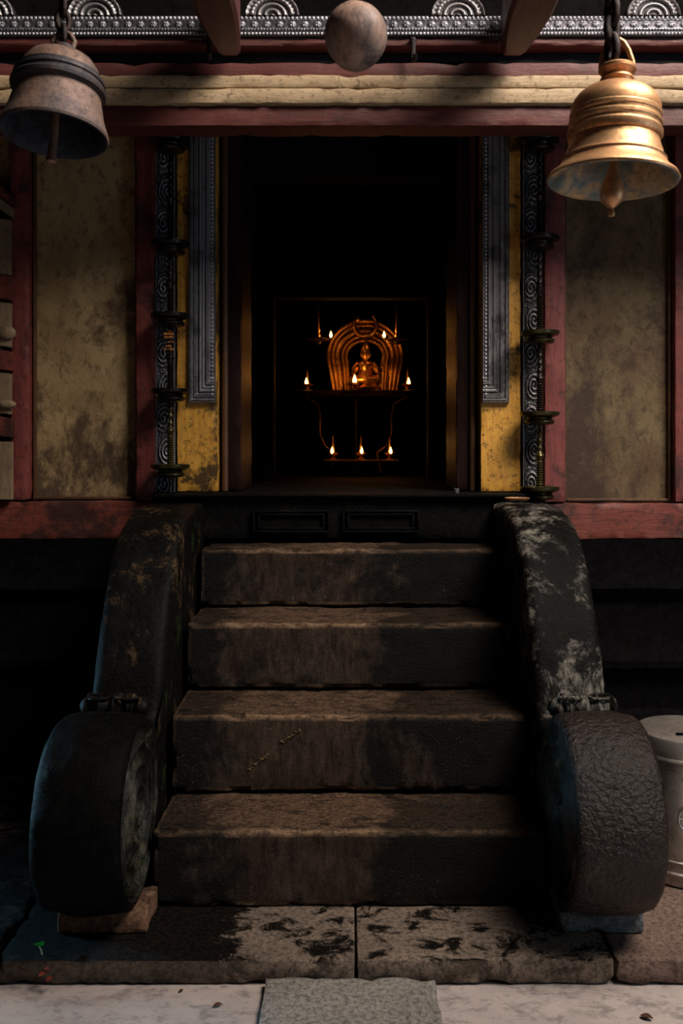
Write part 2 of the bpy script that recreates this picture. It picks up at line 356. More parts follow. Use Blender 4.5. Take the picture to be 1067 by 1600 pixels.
M['slab_l'] = slab_mat('black_stained_slab_stone', (0.10, 0.07, 0.06), (0.05, 0.035, 0.03), (0.005, 0.004, 0.004), (0.42, 0.5))
M['block'] = slab_mat('grey_granite', (0.46, 0.42, 0.38), (0.34, 0.31, 0.28), (0.05, 0.045, 0.04), (0.6, 0.66))
M['foot_l'] = slab_mat('brown_footing_stone', (0.34, 0.19, 0.115), (0.22, 0.13, 0.085), (0.05, 0.03, 0.024), (0.5, 0.62))
M['foot_r'] = slab_mat('lit_grey_footing_stone', (0.26, 0.29, 0.30), (0.19, 0.22, 0.25), (0.42, 0.27, 0.16), (0.56, 0.66))  # colour lightened to stand in for front daylight on the footing
M['ground'] = mottled('pale_lime_floor', (0.38, 0.32, 0.295), (0.30, 0.255, 0.245), (0.16, 0.115, 0.105), 4, 0.55, bump=0.25, bscale=50, dark=0.6, t=(0.5, 0.7), stretch=(0.6, 1, 1))
def flame_mat(name, strength):
    k = NT(name); k.b.inputs['Emission Color'].default_value = (1.0, 0.5, 0.13, 1); k.b.inputs['Emission Strength'].default_value = strength
    return k.set((1.0, 0.5, 0.15), 0.8)
M['flame'] = flame_mat('oil_lamp_flame', 9)

# ------------------------------------------------------------------ the setting
# ground of the courtyard passage
g = struct(obj('floor', rough_box(-3.0, 3.4, -1.5, 2.52, -0.2, -0.066, 0.01, 0.003, 0.08, 4), M['ground']))
g2 = struct(obj('floor_bed', box(bmesh.new(), -3.0, 3.4, 2.52, 3.97, -0.2, -0.075), M['dark']))

# raised paving course: separate stones
def slab(x0, x1, mat, label, seed, y0=2.444, y1=3.95, tilt=0):
    o = obj('paving_slab', rough_box(x0, x1, y0, y1, -0.062, 0.0, 0.008, 0.0022, 0.022, 11, seed, chips=0.01), mat)
    tag(o, label, 'paving slab', 'paving slabs in front of the steps'); return o
xj = Xp(556, 2.444)
xk = Xp(962, 2.444)
slab(-1.62, -0.902, M['slab_l'], 'black stained paving slab at the far left, beyond the oblique joint', 1.0)
slab(-0.898, xj-0.002, M['slab'], 'long paving slab with black stains left of the centre joint', 2.0)
slab(xj+0.002, xk-0.003, M['slab'], 'granular brown paving slab right of the centre joint, below the right half of the steps', 3.0)
slab(xk+0.003, 1.8, M['slab_r'], 'pinkish brown paving slab at the far right under the steel drum', 4.0)
# the block in the foreground
o = obj('granite_block', rough_box(Xp(415, 2.44), Xp(680, 2.44), 1.75, 2.438, -0.1, -0.040, 0.006, 0.0025, 0.018, 12, 8.0, chips=0.006), M['block'])
tag(o, 'grey rectangular granite block set in the pale floor in front of the steps', 'stone block')

# plinth left and right of the flight (mouldings)
def plinth(name, x0, x1):
    bm = bmesh.new()
    prof = [(3.97, -0.07), (3.90, -0.07), (3.90, 0.16), (3.925, 0.20), (3.95, 0.22), (3.95, 0.36), (3.92, 0.385), (3.90, 0.40), (3.90, 0.43), (3.94, 0.46),
            (3.955, 0.5), (3.955, 0.67), (3.93, 0.69), (3.915, 0.72), (3.93, 0.75), (3.945, 0.77), (3.945, 0.915), (4.4, 0.915), (4.4, -0.07)]
    n = 30; rings = []
    for i in range(n+1):
        x = x0+(x1-x0)*i/n
        rings.append([bm.verts.new((x, y+0.004*nz((x, y, z), 6), z+(0.004*nz((x+9, y, z), 5) if 0 < z < 0.9 else 0))) for y, z in prof])
    for A, B in zip(rings, rings[1:]):
        for k in range(len(prof)): bm.faces.new((A[k], A[(k+1) % len(prof)], B[(k+1) % len(prof)], B[k]))
    bm.faces.new(rings[0]); bm.faces.new(rings[-1][::-1])
    return struct(obj(name, bm, M['plinth'], smooth=40))
plinth('plinth_left', -1.9, -0.80); plinth('plinth_right', 0.80, 2.0)

# walls: plastered panels in red frames
YW = 4.0
def wall(name, s, mat):
    xa, xb = (-1.9, -0.80) if s < 0 else (0.80, 2.0)
    bm = rough_box(xa, xb, YW+0.035, YW+0.25, 0.915, 2.69, 0.004, 0.004, 0.035, 5, s*3.0)
    w = struct(obj(name, bm, mat)); return w
wl = wall('wall_left', -1, M['panel_l']); wr = wall('wall_right', 1, M['panel_r'])
def rail(name, x0, x1, z0, z1, m, parent=None, y0=YW-0.03, y1=YW+0.034, seed=0, rad=0.005, amp=0.0025, chips=0.004):
    return obj(name, rough_box(x0, x1, y0, y1, z0, z1, rad, amp, 0.03, 8, seed, chips), m, parent)
struct(rail('trim_1', -1.9, -0.80, 0.918, Zp(783, YW), M['red_x'], seed=1, amp=0.005))
struct(rail('trim_2', 0.80, 2.0, 0.918, Zp(786, YW), M['red_x'], seed=2, amp=0.005))
zb, zt = Zp(782, YW)+0.002, 2.69
for n, (a, b) in enumerate([(20, 49), (215, 245)]):
    struct(rail('trim_%d' % (3+n), Xp(a, YW), Xp(b, YW)-0.002, zb, zt, M['red_z'], seed=3+n))
struct(rail('trim_5', Xp(848, YW)+0.002, Xp(881, YW), Zp(785, YW)+0.002, zt, M['red_z'], seed=5))
struct(rail('trim_6', Xp(1051, YW), Xp(1095, YW), Zp(785, YW)+0.002, zt, M['red_z'], seed=6))
# thin fillets round the panels
def fillet(name, xa, xb, z0):
    bm = bmesh.new()
    box(bm, xa, xa+0.012, YW+0.012, YW+0.033, z0, 2.685, 0.003); box(bm, xb-0.012, xb, YW+0.012, YW+0.033, z0, 2.685, 0.003)
    box(bm, xa+0.013, xb-0.013, YW+0.012, YW+0.033, z0, z0+0.012, 0.003)
    return struct(obj(name, bm, M['jamb_edge']))
fillet('trim_7', Xp(49, YW)+0.002, Xp(215, YW)-0.002, zb+0.002)
fillet('trim_8', Xp(881, YW)+0.002, Xp(1051, YW)-0.002, Zp(785, YW)+0.004)

# lintel and beams across the front
YB = 3.42
def beam(name, y_top, y_bot, y0, m, seed, rad=0.006, amp=0.0016, y1=3.545):
    return struct(obj(name, rough_box(-1.9, 2.0, y0, y1, Zp(y_bot, YB)+0.0005, Zp(y_top, YB)-0.0005, rad, amp, 0.035, 7, seed, chips=0.006), m))
beam('trim_9', 165, 197, YB, M['red_beam'], 11)
beam('trim_10', 140, 165, YB-0.02, M['cream'], 12, 0.008)
beam('trim_11', 118, 139.5, YB-0.012, M['cream'], 13, 0.008)
beam('trim_12', 92, 118, YB+0.03, M['red_beam'], 14)
beam('trim_13', 70, 92, YB+0.07, M['blue_dark'], 15)
beam('trim_14', 57, 70, YB+0.01, M['red_beam'], 16, 0.004)
# roof boards over the platform and wall above the beams
struct(obj('wall_front', box(bmesh.new(), -1.9, 2.0, 3.555, 4.03, 2.70, 3.5), M['dark']))
struct(obj('ceiling', box(bmesh.new(), -2.6, 2.8, 3.1, 7.9, 3.5, 3.56), M['dark']))

# embossed silver frieze
fr = empty('silver_frieze', (0, YB, Zp(40, YB)), 'long embossed silver strip of beads and rosettes above the lintel', 'frieze')
z0, z1 = Zp(56, YB), Zp(25, YB)
def hf(u, z):
    t = (z-z0)/(z1-z0); h = 0.0
    def bead(c, w, p):
        a = (t-c)/w; b = math.sin(u/p*math.pi)
        return max(0, 1-a*a)**0.5*abs(b)**0.6 if abs(a) < 1 else 0
    h = max(h, 0.8*bead(0.1, 0.10, 0.013), 0.6*bead(0.30, 0.05, 0.011), 0.8*bead(0.9, 0.10, 0.015))
    a = (t-0.57)/0.24
    if abs(a) < 1:
        q = (u % 0.045)/0.045*2-1
        h = max(h, 0.2+0.8*max(0, math.cos(3.0*(q*q*1.6+a*a*1.0)))*(0.6+0.4*math.cos(6*math.atan2(a, q*1.1))))
    if abs(t-0.80) < 0.025 or abs(t-0.36) < 0.025: h = 0.5
    return 0.008*h
us = lin(-1.55, 1.6, 1260); zs = lin(z0, z1, 26)
obj('embossed_strip', relief(bmesh.new(), us, zs, lambda u, z, h: (u, -h, z-Zp(40, YB)), hf, 0.02), M['silver'], fr, smooth=60)
for px in (-20, 148, 425, 715, 1020):
    R = 0.098; bm = bmesh.new(); wl_ = bm.verts.layers.float.new('wear'); nr, na = 34, 48
    c = bm.verts.new((0, -0.012, 0)); rings = []
    for i in range(1, nr+1):
        r = R*i/nr; ring = []
        for k in range(na+1):
            a = math.pi*k/na
            h = 0.008*(0.5+0.5*math.cos(r/R*math.pi*2*4.2)) + (0.004*abs(math.sin(a*14)) if 0.62 < r/R < 0.95 else 0)
            if i == nr: h = 0
            ring.append(bm.verts.new((r*math.cos(a), -h-0.004, r*math.sin(a)*0.85))); ring[-1][wl_] = h/0.010
        rings.append(ring)
    for k in range(na): bm.faces.new((c, rings[0][k], rings[0][k+1]))
    for A, B in zip(rings, rings[1:]):
        for k in range(na): bm.faces.new((A[k], B[k], B[k+1], A[k+1]))
    bk = [bm.verts.new((v.co.x, 0.02, v.co.z)) for v in rings[-1]]
    for k in range(na): bm.faces.new((rings[-1][k], rings[-1][k+1], bk[k+1], bk[k]))
    obj('arched_medallion', bm, M['silver_d'], fr, loc=(Xp(px, YB), 0, z1-Zp(40, YB)), smooth=60)

# carrying joists with cut noses
def joist(x0, x1, z, label):
    bm = bmesh.new(); prof = []
    rings = []
    for (y, w, zb_, zt_) in [(3.38, 0.55, 0.015, 0.20), (3.32, 0.62, 0.0, 0.22), (3.19, 0.85, 0.0, 0.26), (3.04, 1.0, 0.0, 0.30), (2.45, 1.0, 0.02, 0.32)]:
        c = (x0+x1)/2; hw = (x1-x0)/2*w; b = 0.012
        rings.append([bm.verts.new(p) for p in ((c-hw+b, y, z+zb_), (c+hw-b, y, z+zb_), (c+hw, y, z+zb_+b), (c+hw, y, z+zt_), (c-hw, y, z+zt_), (c-hw, y, z+zb_+b))])
    for A, B in zip(rings, rings[1:]):
        for k in range(6): bm.faces.new((A[k], A[(k+1) % 6], B[(k+1) % 6], B[k]))
    bm.faces.new(rings[0]); bm.faces.new(rings[-1][::-1])
    bmesh.ops.subdivide_edges(bm, edges=bm.edges[:], cuts=2)
    return tag(obj('roof_joist', bm, M['red_y'], smooth=30), label, 'roof joist', 'red joists under the roof')
joist(-0.485, -0.352, 2.664, 'red painted roof joist with tapered nose, left of the hanging ball')
joist(0.503, 0.646, 2.664, 'red painted roof joist with tapered nose, between the hanging ball and the brass bell')
# iron straps
for px, a, b, lab in ((328, 66, 98, 'small black iron hook on the red beam beside the left joist'), (645, 64, 100, 'small black iron hook on the red beam right of the hanging ball')):
    x = Xp(px, YB); bm = bmesh.new()
    zt_, zb_ = Zp(a, YB), Zp(b, YB)
    tube(bm, [(x, YB-0.002, zt_), (x, YB-0.018, zt_-0.01), (x, YB-0.02, zb_+0.02), (x, YB-0.028, zb_+0.004), (x+0.006, YB-0.045, zb_), (x+0.004, YB-0.055, zb_+0.014)], 0.009, 8)
    ball(bm, (x, YB-0.004, zt_), 0.014, 2)
    tag(obj('iron_hook', bm, M['iron']), lab, 'hook', 'iron hooks on the beam')

# ------------------------------------------------------------------ door surround
def jamb(s):
    xs = (lambda a, b: (min(s*a, s*b), max(s*a, s*b)))
    side = 'left' if s < 0 else 'right'
    root = struct(obj('door_frame_'+side, rough_box(*xs(0.548, 0.715), YW-0.01, YW+0.2, 1.112, 2.689, 0.004, 0.002, 0.03, 8, s*5.0, 0.003), M['gold']))
    a, b = xs(0.455, 0.546)
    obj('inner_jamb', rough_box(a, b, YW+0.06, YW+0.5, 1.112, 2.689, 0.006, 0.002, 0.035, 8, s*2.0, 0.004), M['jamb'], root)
    bm = bmesh.new(); xr = s*0.522
    tube(bm, [(xr, YW+0.05, z) for z in lin(1.113, 2.685, 32)], 0.013, 10)
    obj('jamb_bead', bm, M['jamb_edge'], root)
    # stepped silver architrave that turns the corner at its foot
    zf, ztop = Zp(630, YW), 2.688
    o_, i_ = 0.664, 0.553
    def prof(d):
        t = d/(o_-i_)
        k = [0.006, 0.011, 0.004, 0.010, 0.013, 0.006, 0.015, 0.012, 0.018, 0.010, 0.020, 0.022, 0.012, 0.014, 0.010]
        j = min(len(k)-1, int(t*len(k))); f = t*len(k)-j
        w_ = 0.5-0.5*math.cos(min(1, f*2)*math.pi)
        return (k[j-1] if j else 0.0)*(1-w_)+k[j]*w_+0.0012*math.sin(d*2100)
    def h(u, z): return 0.016+prof(min(o_-u, (z-zf)*1.0, o_-i_-1e-6))
    us = lin(i_, o_, 110); zs = lin(zf, zf+0.115, 76)+lin(zf+0.13, ztop, 40)
    arch_ = obj('silver_architrave', relief(bmesh.new(), us, zs, lambda u, z, hh: (s*u, YW-0.010-hh, z), h, 0.0), M['silver'] if s < 0 else M['silver_d'], root, smooth=50)
    bm = bmesh.new(); z = zf+0.035
    while z < ztop-0.01:
        ball(bm, (s*(i_+0.012), YW-0.012-0.026, z), 0.0075, 1, (1, 0.8, 1)); z += 0.0165
    obj('bead_row', bm, M['silver'], arch_, smooth=80)
    # scroll relief strip
    X0, X1 = (0.80, 0.722) if s < 0 else (0.722, 0.80)
    xa, xb = xs(0.722, 0.800)
    P = 0.135; hw = (xb-xa)/2; xc = (xa+xb)/2
    def hs(u, z):
        e = hw-abs(u-xc)
        if e < 0.0045: return 0.010
        if e < 0.008: return 0.002
        q = z/P; n = math.floor(q); best = 0
        for m_ in (n-1, n, n+1):
            sd = 1 if m_ % 2 else -1
            cx_, cz = xc+sd*0.007, (m_+0.5)*P
            dx, dz = (u-cx_), (z-cz)*0.62
            r = math.hypot(dx, dz); th = math.atan2(dz, dx*sd)
            if r < 0.042:
                v = 0.5+0.5*math.cos(2*math.pi*r/0.0125 - th*1.0)
                v *= (1.0 if r > 0.006 else 1.3)*(1-(r/0.042)**6)
                v += 0.25*math.sin(th*9+r*200)*(0.3 if r > 0.018 else 0)
                best = max(best, v)
        fil = 0.45*max(0, math.sin(u*330+3*math.sin(z*140))*math.sin(z*260+2*math.sin(u*190)))
        return 0.012*max(best, fil)
    us = lin(xa, xb, 44); zs = lin(1.112, 2.685, 600)
    k = relief(bmesh.new(), us, zs, lambda u, z, hh: (u, YW-0.012-hh, z), hs, 0.03)
    obj('scroll_panel', k, M['silver'] if s < 0 else M['silver_d'], root, smooth=70)
    return root
jamb(-1); jamb(1)
struct(obj('door_lintel', box(bmesh.new(), -0.8, 0.8, 4.51, 4.8, 2.6, 3.4, 0.004), M['dark']))

# ------------------------------------------------------------------ inner chamber
SX, SY0, SY1, FZ = 1.15, 4.5, 7.4, 1.112
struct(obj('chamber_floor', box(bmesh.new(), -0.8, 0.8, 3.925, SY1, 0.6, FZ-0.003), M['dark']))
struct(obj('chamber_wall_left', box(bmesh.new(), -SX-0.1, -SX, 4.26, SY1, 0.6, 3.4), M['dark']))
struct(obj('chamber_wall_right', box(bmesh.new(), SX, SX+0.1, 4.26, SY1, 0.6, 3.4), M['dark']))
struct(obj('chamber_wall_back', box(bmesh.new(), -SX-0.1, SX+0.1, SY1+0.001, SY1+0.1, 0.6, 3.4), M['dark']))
# second doorway
bm = bmesh.new(); YD = 5.2
for a, b in ((405, 428), (669, 695)):
    box(bm, Xp(a, YD), Xp(b, YD), YD, YD+0.12, FZ, 2.10, 0.008)
box(bm, Xp(405, YD), Xp(695, YD), YD, YD+0.12, 2.102, 2.2, 0.008)
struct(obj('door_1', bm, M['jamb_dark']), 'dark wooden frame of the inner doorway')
for s in (-1, 1):
    x0, x1 = (-SX+0.002, Xp(405, YD)-0.003) if s < 0 else (Xp(695, YD)+0.003, SX-0.002)
    struct(obj('chamber_partition', box(bmesh.new(), x0, x1, YD+0.02, YD+0.1, FZ, 3.4), M['dark']))

# ------------------------------------------------------------------ stone threshold and steps
th = empty('stone_threshold', (0, 3.82, 0.92), 'soot-black stone threshold block with sunk panels under the doorway', 'threshold')
def child_local(o, root): o.location = tuple(-v for v in root.location)
bm = rough_box(-0.60, 0.58, 3.832, 3.915, 0.93, 1.10, 0.01, 0.004, 0.025, 8, 3.3, 0.008)
child_local(obj('block', bm, M['sill'], th), th)
bm = rough_box(-0.775, 0.70, 3.80, 3.985, 1.101, 1.1115, 0.004, 0.001, 0.025, 8, 3.9)
child_local(obj('top_ledge', bm, M['sill'], th), th)
bm = bmesh.new()
for a, b in ((395, 515), (535, 655)):
    xa, xb = Xp(a, 3.82), Xp(b, 3.82); za, zb2 = Zp(832, 3.82), Zp(797, 3.82)
    for q in range(2):
        i = q*0.02; t_ = 0.008
        box(bm, xa+i, xb-i, 3.812+q*0.004, 3.829, za+i*0.6, za+i*0.6+t_, 0.002); box(bm, xa+i, xb-i, 3.812+q*0.004, 3.829, zb2-i*0.6-t_, zb2-i*0.6, 0.002)
        box(bm, xa+i, xa+i+t_, 3.812+q*0.004, 3.829, za+i*0.6+t_, zb2-i*0.6-t_, 0.002); box(bm, xb-i-t_, xb-i, 3.812+q*0.004, 3.829, za+i*0.6+t_, zb2-i*0.6-t_, 0.002)
child_local(obj('panel_moulding', bm, M['sill'], th), th)
for x0, x1 in ((-0.778, -0.605), (0.585, 0.70)):
    child_local(obj('end_block', rough_box(x0, x1, 3.87, 3.985, 0.92, 1.10, 0.01, 0.004, 0.025, 8, 2.3, 0.008), M['sill'], th), th)

steps = [(2.72, 0.002, 0.2165, 3.02, 'lowest and widest stone step with a brown riser, nearest the paving'),
         (3.00, 0.0, 0.464, 3.31, 'second stone step from the bottom, with yellow streaks on its riser'),
         (3.29, 0.0, 0.697, 3.61, 'third stone step from the bottom, black with soot at its left end'),
         (3.594, 0.0, 0.9175, 3.93, 'topmost stone step, narrowest in view, right below the threshold block')]
prevz = 0.002
for i, (y, zb_, zt_, y1, lab) in enumerate(steps):
    y2 = 3.94 if i < 3 else 3.822
    bm = rough_box(-0.556, 0.556, y, y2, prevz, zt_, 0.014, 0.0045, 0.018, 7, 4.4+i*2.1, chips=0.012)
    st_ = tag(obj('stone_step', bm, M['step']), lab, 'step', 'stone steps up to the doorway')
    if i == 1: streaked = st_
    prevz = zt_+0.009

_k = NT('turmeric_streak'); streak_m = _k.set(_k.mix(_k.ramp(_k.noise(_k.vec(), 90, 5, 0.7), 0.4, 0.6), (0.13, 0.085, 0.04), (0.04, 0.028, 0.018)), 0.85, 0.0, 0.1)
for (xa, ya), (xb, yb), wd in (((388, 1203), (418, 1180), 0.007), ((440, 1160), (470, 1140), 0.006)):
    bm = bmesh.new()
    for q in range(16):
        t = q/15+random.uniform(-0.03, 0.03); X, Z = Xp(xa+(xb-xa)*t, 2.995)+random.uniform(-0.003, 0.003), Zp(ya+(yb-ya)*t, 2.995)+random.uniform(-0.003, 0.003)
        ball(bm, (X, 2.9975, Z), wd*random.uniform(0.4, 0.9), 1, (1.3, 0.75, 0.7))
    o = obj('yellow_streak', bm, streak_m, streaked)

# ------------------------------------------------------------------ balustrades with scroll ends
def smooth_poly(pts, closed=True, it=2):
    for _ in range(it):
        q = []; n = len(pts)
        for i in range(n):
            a, b = Vector(pts[i]), Vector(pts[(i+1) % n])
            q += [tuple(a*0.75+b*0.25), tuple(a*0.25+b*0.75)]
        pts = q
    return pts
def resample(pts, d):
    out = []; n = len(pts)
    for i in range(n):
        a, b = Vector(pts[i]), Vector(pts[(i+1) % n]); m = max(1, int((b-a).length/d))
        for k in range(m): out.append(a.lerp(b, k/m))
    return out
def balustrade(s, label, mb, ms, mf):
    root = empty('stone_balustrade', (s*0.68, 2.9, 0), label, 'balustrade', 'scroll-ended balustrades flanking the steps')
    off = Vector(root.location)
    curve = [(3.82, 1.075), (3.66, 1.08), (3.48, 1.075), (3.33, 1.03), (3.22, 0.965), (3.13, 0.875), (3.06, 0.78), (3.0, 0.68), (2.955, 0.59), (2.93, 0.50), (2.90, 0.47), (2.79, 0.46), (2.75, 0.38), (2.73, 0.2), (2.73, 0.006)]
    poly = smooth_poly(curve, it=0)
    # Chaikin on the open part only
    c = [Vector(p) for p in curve]
    for _ in range(2):
        q = [c[0]]
        for a, b in zip(c, c[1:]): q += [a*0.75+b*0.25, a*0.25+b*0.75]
        q.append(c[-1]); c = q
    pts = [tuple(p) for p in c]+[(3.82, 0.006)]
    P = resample(pts, 0.022); n = len(P)
    nrm = []
    for i in range(n):
        t = (P[(i+1) % n]-P[i-1]).normalized(); nrm.append(Vector((t.y, -t.x)))
    area_ = sum(P[i].x*P[(i+1) % n].y-P[(i+1) % n].x*P[i].y for i in range(n))
    if area_ < 0: nrm = [-v for v in nrm]
    xin, xout, b = 0.572, 0.792, 0.028
    cols = [(xin, b), (xin+b*0.15, b*0.5), (xin+b*0.5, b*0.15), (xin+b, 0)]+[(x, 0) for x in lin(xin+b, xout-b, 9)[1:-1]]+[(xout-b, 0), (xout-b*0.5, b*0.15), (xout-b*0.15, b*0.5), (xout, b)]
    bm = bmesh.new(); rings = []
    for x, ins in cols:
        ring = []
        for i in range(n):
            h = 0.006*nz((x*s+4, P[i].x, P[i].y), 6)+0.003*nz((x, P[i].x, P[i].y+7*s), 20)
            p = P[i]-nrm[i]*(ins)+nrm[i]*h
            z = max(p.y, 0.006)
            dx = 0.003*nz((x*5, p.x+3*s, p.y), 9)
            ring.append(bm.verts.new(Vector((s*(x+dx), p.x, z))-off))
        rings.append(ring)
    for A, B in zip(rings, rings[1:]):
        for k in range(n): bm.faces.new((A[k], A[(k+1) % n], B[(k+1) % n], B[k]))
    bm.faces.new(rings[0]); bm.faces.new(rings[-1])
    bmesh.ops.triangulate(bm, faces=[f for f in bm.faces if len(f.verts) > 4])
    obj('rail_body', bm, mb, root, smooth=45)
    # scroll: a thick stone wheel, its inner face carved with a spiral
    R, cy, cz = 0.255, 2.62, 0.316; x0, x1 = 0.568, 0.800; b = 0.045
    bm = bmesh.new(); seg = 96; prof = []
    for i in range(0, 23):
        r = R*0.86*i/22; prof.append((r, x0+0.014, 'c'))
    prof += [(R*0.88, x0+0.004, 0), (R*0.90, x0, 0), (R-b*0.5, x0, 0), (R-b*0.2, x0+b*0.15, 0), (R-b*0.05, x0+b*0.45, 0), (R, x0+b, 0)]
    prof += [(R+0.006*math.sin(math.pi*t), x0+b+(x1-x0-2*b)*t, 0) for t in lin(0, 1, 9)[1:-1]]
    prof += [(R, x1-b, 0), (R-b*0.1, x1-b*0.45, 0), (R-b*0.35, x1-b*0.15, 0), (R-b, x1, 0), (0.0, x1, 0)]
    rings = []
    for r, x, t in prof:
        ring = []
        for k in range(seg if r > 1e-6 else 1):
            a = 2*math.pi*k/seg; q = x; rr = r
            if t == 'c':
                sp = math.cos(2*math.pi*(r/0.055)-a); q = x-0.015*max(0, sp)+0.003*math.sin(7*a)*(r/R)
            rr = r+(0.005*nz((x*6+3*s, math.cos(a)*1.2, math.sin(a)*1.2), 3.0) if r > R*0.9 else 0)
            ring.append(bm.verts.new(Vector((s*q, cy+rr*math.cos(a), cz+rr*math.sin(a)))-off))
        rings.append(ring)
    for A, B in zip(rings, rings[1:]):
        for k in range(seg):
            k2 = (k+1) % seg
            if len(A) == 1: bm.faces.new((A[0], B[k], B[k2]))
            elif len(B) == 1: bm.faces.new((A[k], A[k2], B[0]))
            else: bm.faces.new((A[k], A[k2], B[k2], B[k]))
    for f in bm.faces:
        c_ = f.calc_center_median()+off
        rad = math.hypot(c_.y-cy, c_.z-cz)
        f.material_index = 1 if (rad < R*0.89 and abs(c_.x) < 0.62) else 0
    obj('scroll_end', bm, [ms, M['carve']], root, smooth=50)
    # curled lip between rail and scroll
    bm = bmesh.new(); prof = []
    for i, x in enumerate(lin(0.578, 0.79, 16)):
        pass
    curl = []
    for k in range(26):
        t = k/25; a = math.pi*(1.3-2.2*t); r = 0.034*(1-0.55*t)
        curl.append((2.805+r*1.5*math.cos(a), 0.552+r*math.sin(a)+0.01*t))
    tube(bm, [(s*x-off.x, 2.80-off.y+0.006*nz((x, 1, 1), 20), 0.548+0.008*nz((x+s, 0, 0), 16)) for x in lin(0.585, 0.785, 24)], [0.014+0.018*min(1, i/3, (23-i)/3)+0.005*math.sin(i*1.3)+0.004*math.sin(i*2.9) for i in range(24)], 14)
    obj('curled_lip', bm, mb, root, smooth=60)
    for q in range(2):
        bm = bmesh.new(); cx_ = 0.64+q*0.09; pts = []
        for k in range(40):
            t = k/39; a = t*math.pi*3.2*(1 if q else -1)+1; r = 0.04*(1-t*0.8)
            pts.append((s*(cx_+r*math.cos(a))-off.x, 2.785+r*0.6*math.sin(a)-off.y, 0.580-0.010*t))
        tube(bm, pts, 0.005, 8)
        obj('carved_curl', bm, mb, root, smooth=60)
    # footing stone under the scroll
    xa, xb = (Xp(90, 2.571), Xp(229, 2.571)) if s < 0 else (Xp(876, 2.571), Xp(1006, 2.571))
    bm = rough_box(xa-off.x, xb-off.x, 2.571-off.y, 2.722-off.y, 0.003, 0.060, 0.006, 0.003, 0.014, 12, s*6, 0.008)
    obj('footing_stone', bm, mf, root)
    return root
balustrade(-1, 'black stone balustrade left of the steps, carved curl on its scroll facing the flight', M['bal_l'], M['scr_l'], M['foot_l'])
balustrade(1, 'black stone balustrade right of the steps, pitted brown scroll and pale worn slope', M['bal_r'], M['scr_r'], M['foot_r'])

# ------------------------------------------------------------------ bells
def chain(name, x, y, z0, z1, label, m=None, L=0.042, r=0.005, lean=0.0):
    root = empty(name, (x, y, z0), label, 'chain', 'chains holding the bells')
    z = 0; i = 0
    while z0+z < z1:
        bm = bmesh.new(); pts = []
        for k in range(20):
            a = 2*math.pi*k/20; u = 0.0125*math.cos(a); v = (L/2)*math.sin(a)*0.98
            pts.append((u, 0, v) if i % 2 else (0, u, v))
        tube(bm, pts, r, 8, True)
        obj('chain_link', bm, m or M['iron'], root, loc=(lean*z, 0, z+L/2), smooth=80, rot=(0, 0, 0.5))
        z += L-2*r*1.05; i += 1
    return root
# polished brass bell
YR = 1.9; k1 = YR/F
bell = empty('temple_bell', (Xp(957, YR), YR, Zp(284, YR)), 'polished golden brass bell hanging at the upper right', 'bell', 'bells hanging before the doorway', rot=(math.radians(-3), math.radians(3.2), 0))
def pr(lst, kk, flip=284): return [(r*kk, (flip-y)*kk*1.03) for r, y in lst]
outer = [(100, 284), (101, 281), (98, 276), (90, 270), (84, 263), (81, 259), (80, 256), (81, 253), (78, 250), (75, 246), (74, 240), (71, 233), (69, 226), (68, 221), (71, 219), (73, 215), (73, 209), (70, 205), (70, 202), (72, 199), (72, 195), (69, 192), (69, 188), (70.5, 186), (70.5, 181), (69, 179), (69, 170), (66, 162), (60, 153), (50, 145), (38, 139), (26, 136), (22, 134), (23, 130), (26, 126), (24, 122), (22, 120), (25, 117), (29, 112), (29, 108), (26, 105), (0, 105)]
inner = [(100, 284), (96, 285), (91, 281), (80, 268), (72, 250), (64, 225), (62, 190), (56, 165), (40, 150), (0, 146)]
obj('bell_shell', lathe(bmesh.new(), pr(outer, k1), 96), M['brass'], bell, smooth=28)
obj('bell_inside', lathe(bmesh.new(), pr(inner, k1), 64), M['brass_in'], bell, smooth=60)
cl = obj('clapper', lathe(bmesh.new(), pr([(0, 338), (5, 337), (6, 332), (3.5, 328), (3.5, 325), (9, 321), (17, 313), (19, 303), (17, 290), (12, 277), (8, 268), (6, 262), (4, 200), (0, 150)], k1), 32), M['brass'], bell, smooth=50)
bm = bmesh.new(); hh = (284-105)*k1*1.03
tube(bm, [(-26*k1, 0, hh-0.004), (-24*k1, 0, hh+0.02), (-13*k1, 0, hh+0.042), (-2*k1, 0, hh+0.058), (8*k1, 0, hh+0.05), (16*k1, 0, hh+0.035), (23*k1, 0, hh+0.012), (25*k1, 0, hh-0.004)], 0.0055, 10)
obj('hanging_loop', bm, M['brass'], bell, smooth=80)
chain('bell_chain', Xp(956, YR), YR, Zp(88, YR)-0.012, 2.75, 'dark rusty chain holding the golden brass bell', r=0.008, L=0.054)
# weathered bell
YL = 2.05; k2 = YL/F
bell2 = empty('temple_bell', (Xp(84, YL), YL, Zp(212, YL)), 'weathered copper brown bell hanging at the upper left, bluish black inside', 'bell', 'bells hanging before the doorway', rot=(math.radians(-9), math.radians(3), 0))
outer = [(83, 212), (84, 208), (82, 202), (77, 190), (73, 178), (70, 164), (67, 152), (66, 146), (68, 144), (73, 141), (74, 136), (72, 132), (69, 130), (69, 127), (71, 125), (70, 120), (66, 117), (66, 114), (62, 112), (58, 100), (50, 89), (38, 82), (24, 79), (15, 78), (14, 74), (18, 70), (18, 66), (12, 64), (0, 64)]
inner = [(83, 212), (80, 213), (76, 208), (70, 190), (62, 160), (58, 130), (48, 102), (30, 92), (0, 90)]
def pr2(lst): return [(r*k2, (212-y)*k2*1.02) for r, y in lst]
bm = lathe(bmesh.new(), pr2(outer), 96)
for f in bm.faces:
    zc_ = f.calc_center_median().z/(k2*1.02)
    f.material_index = 1 if 66 < zc_ < 99 or zc_ > 128 else 0
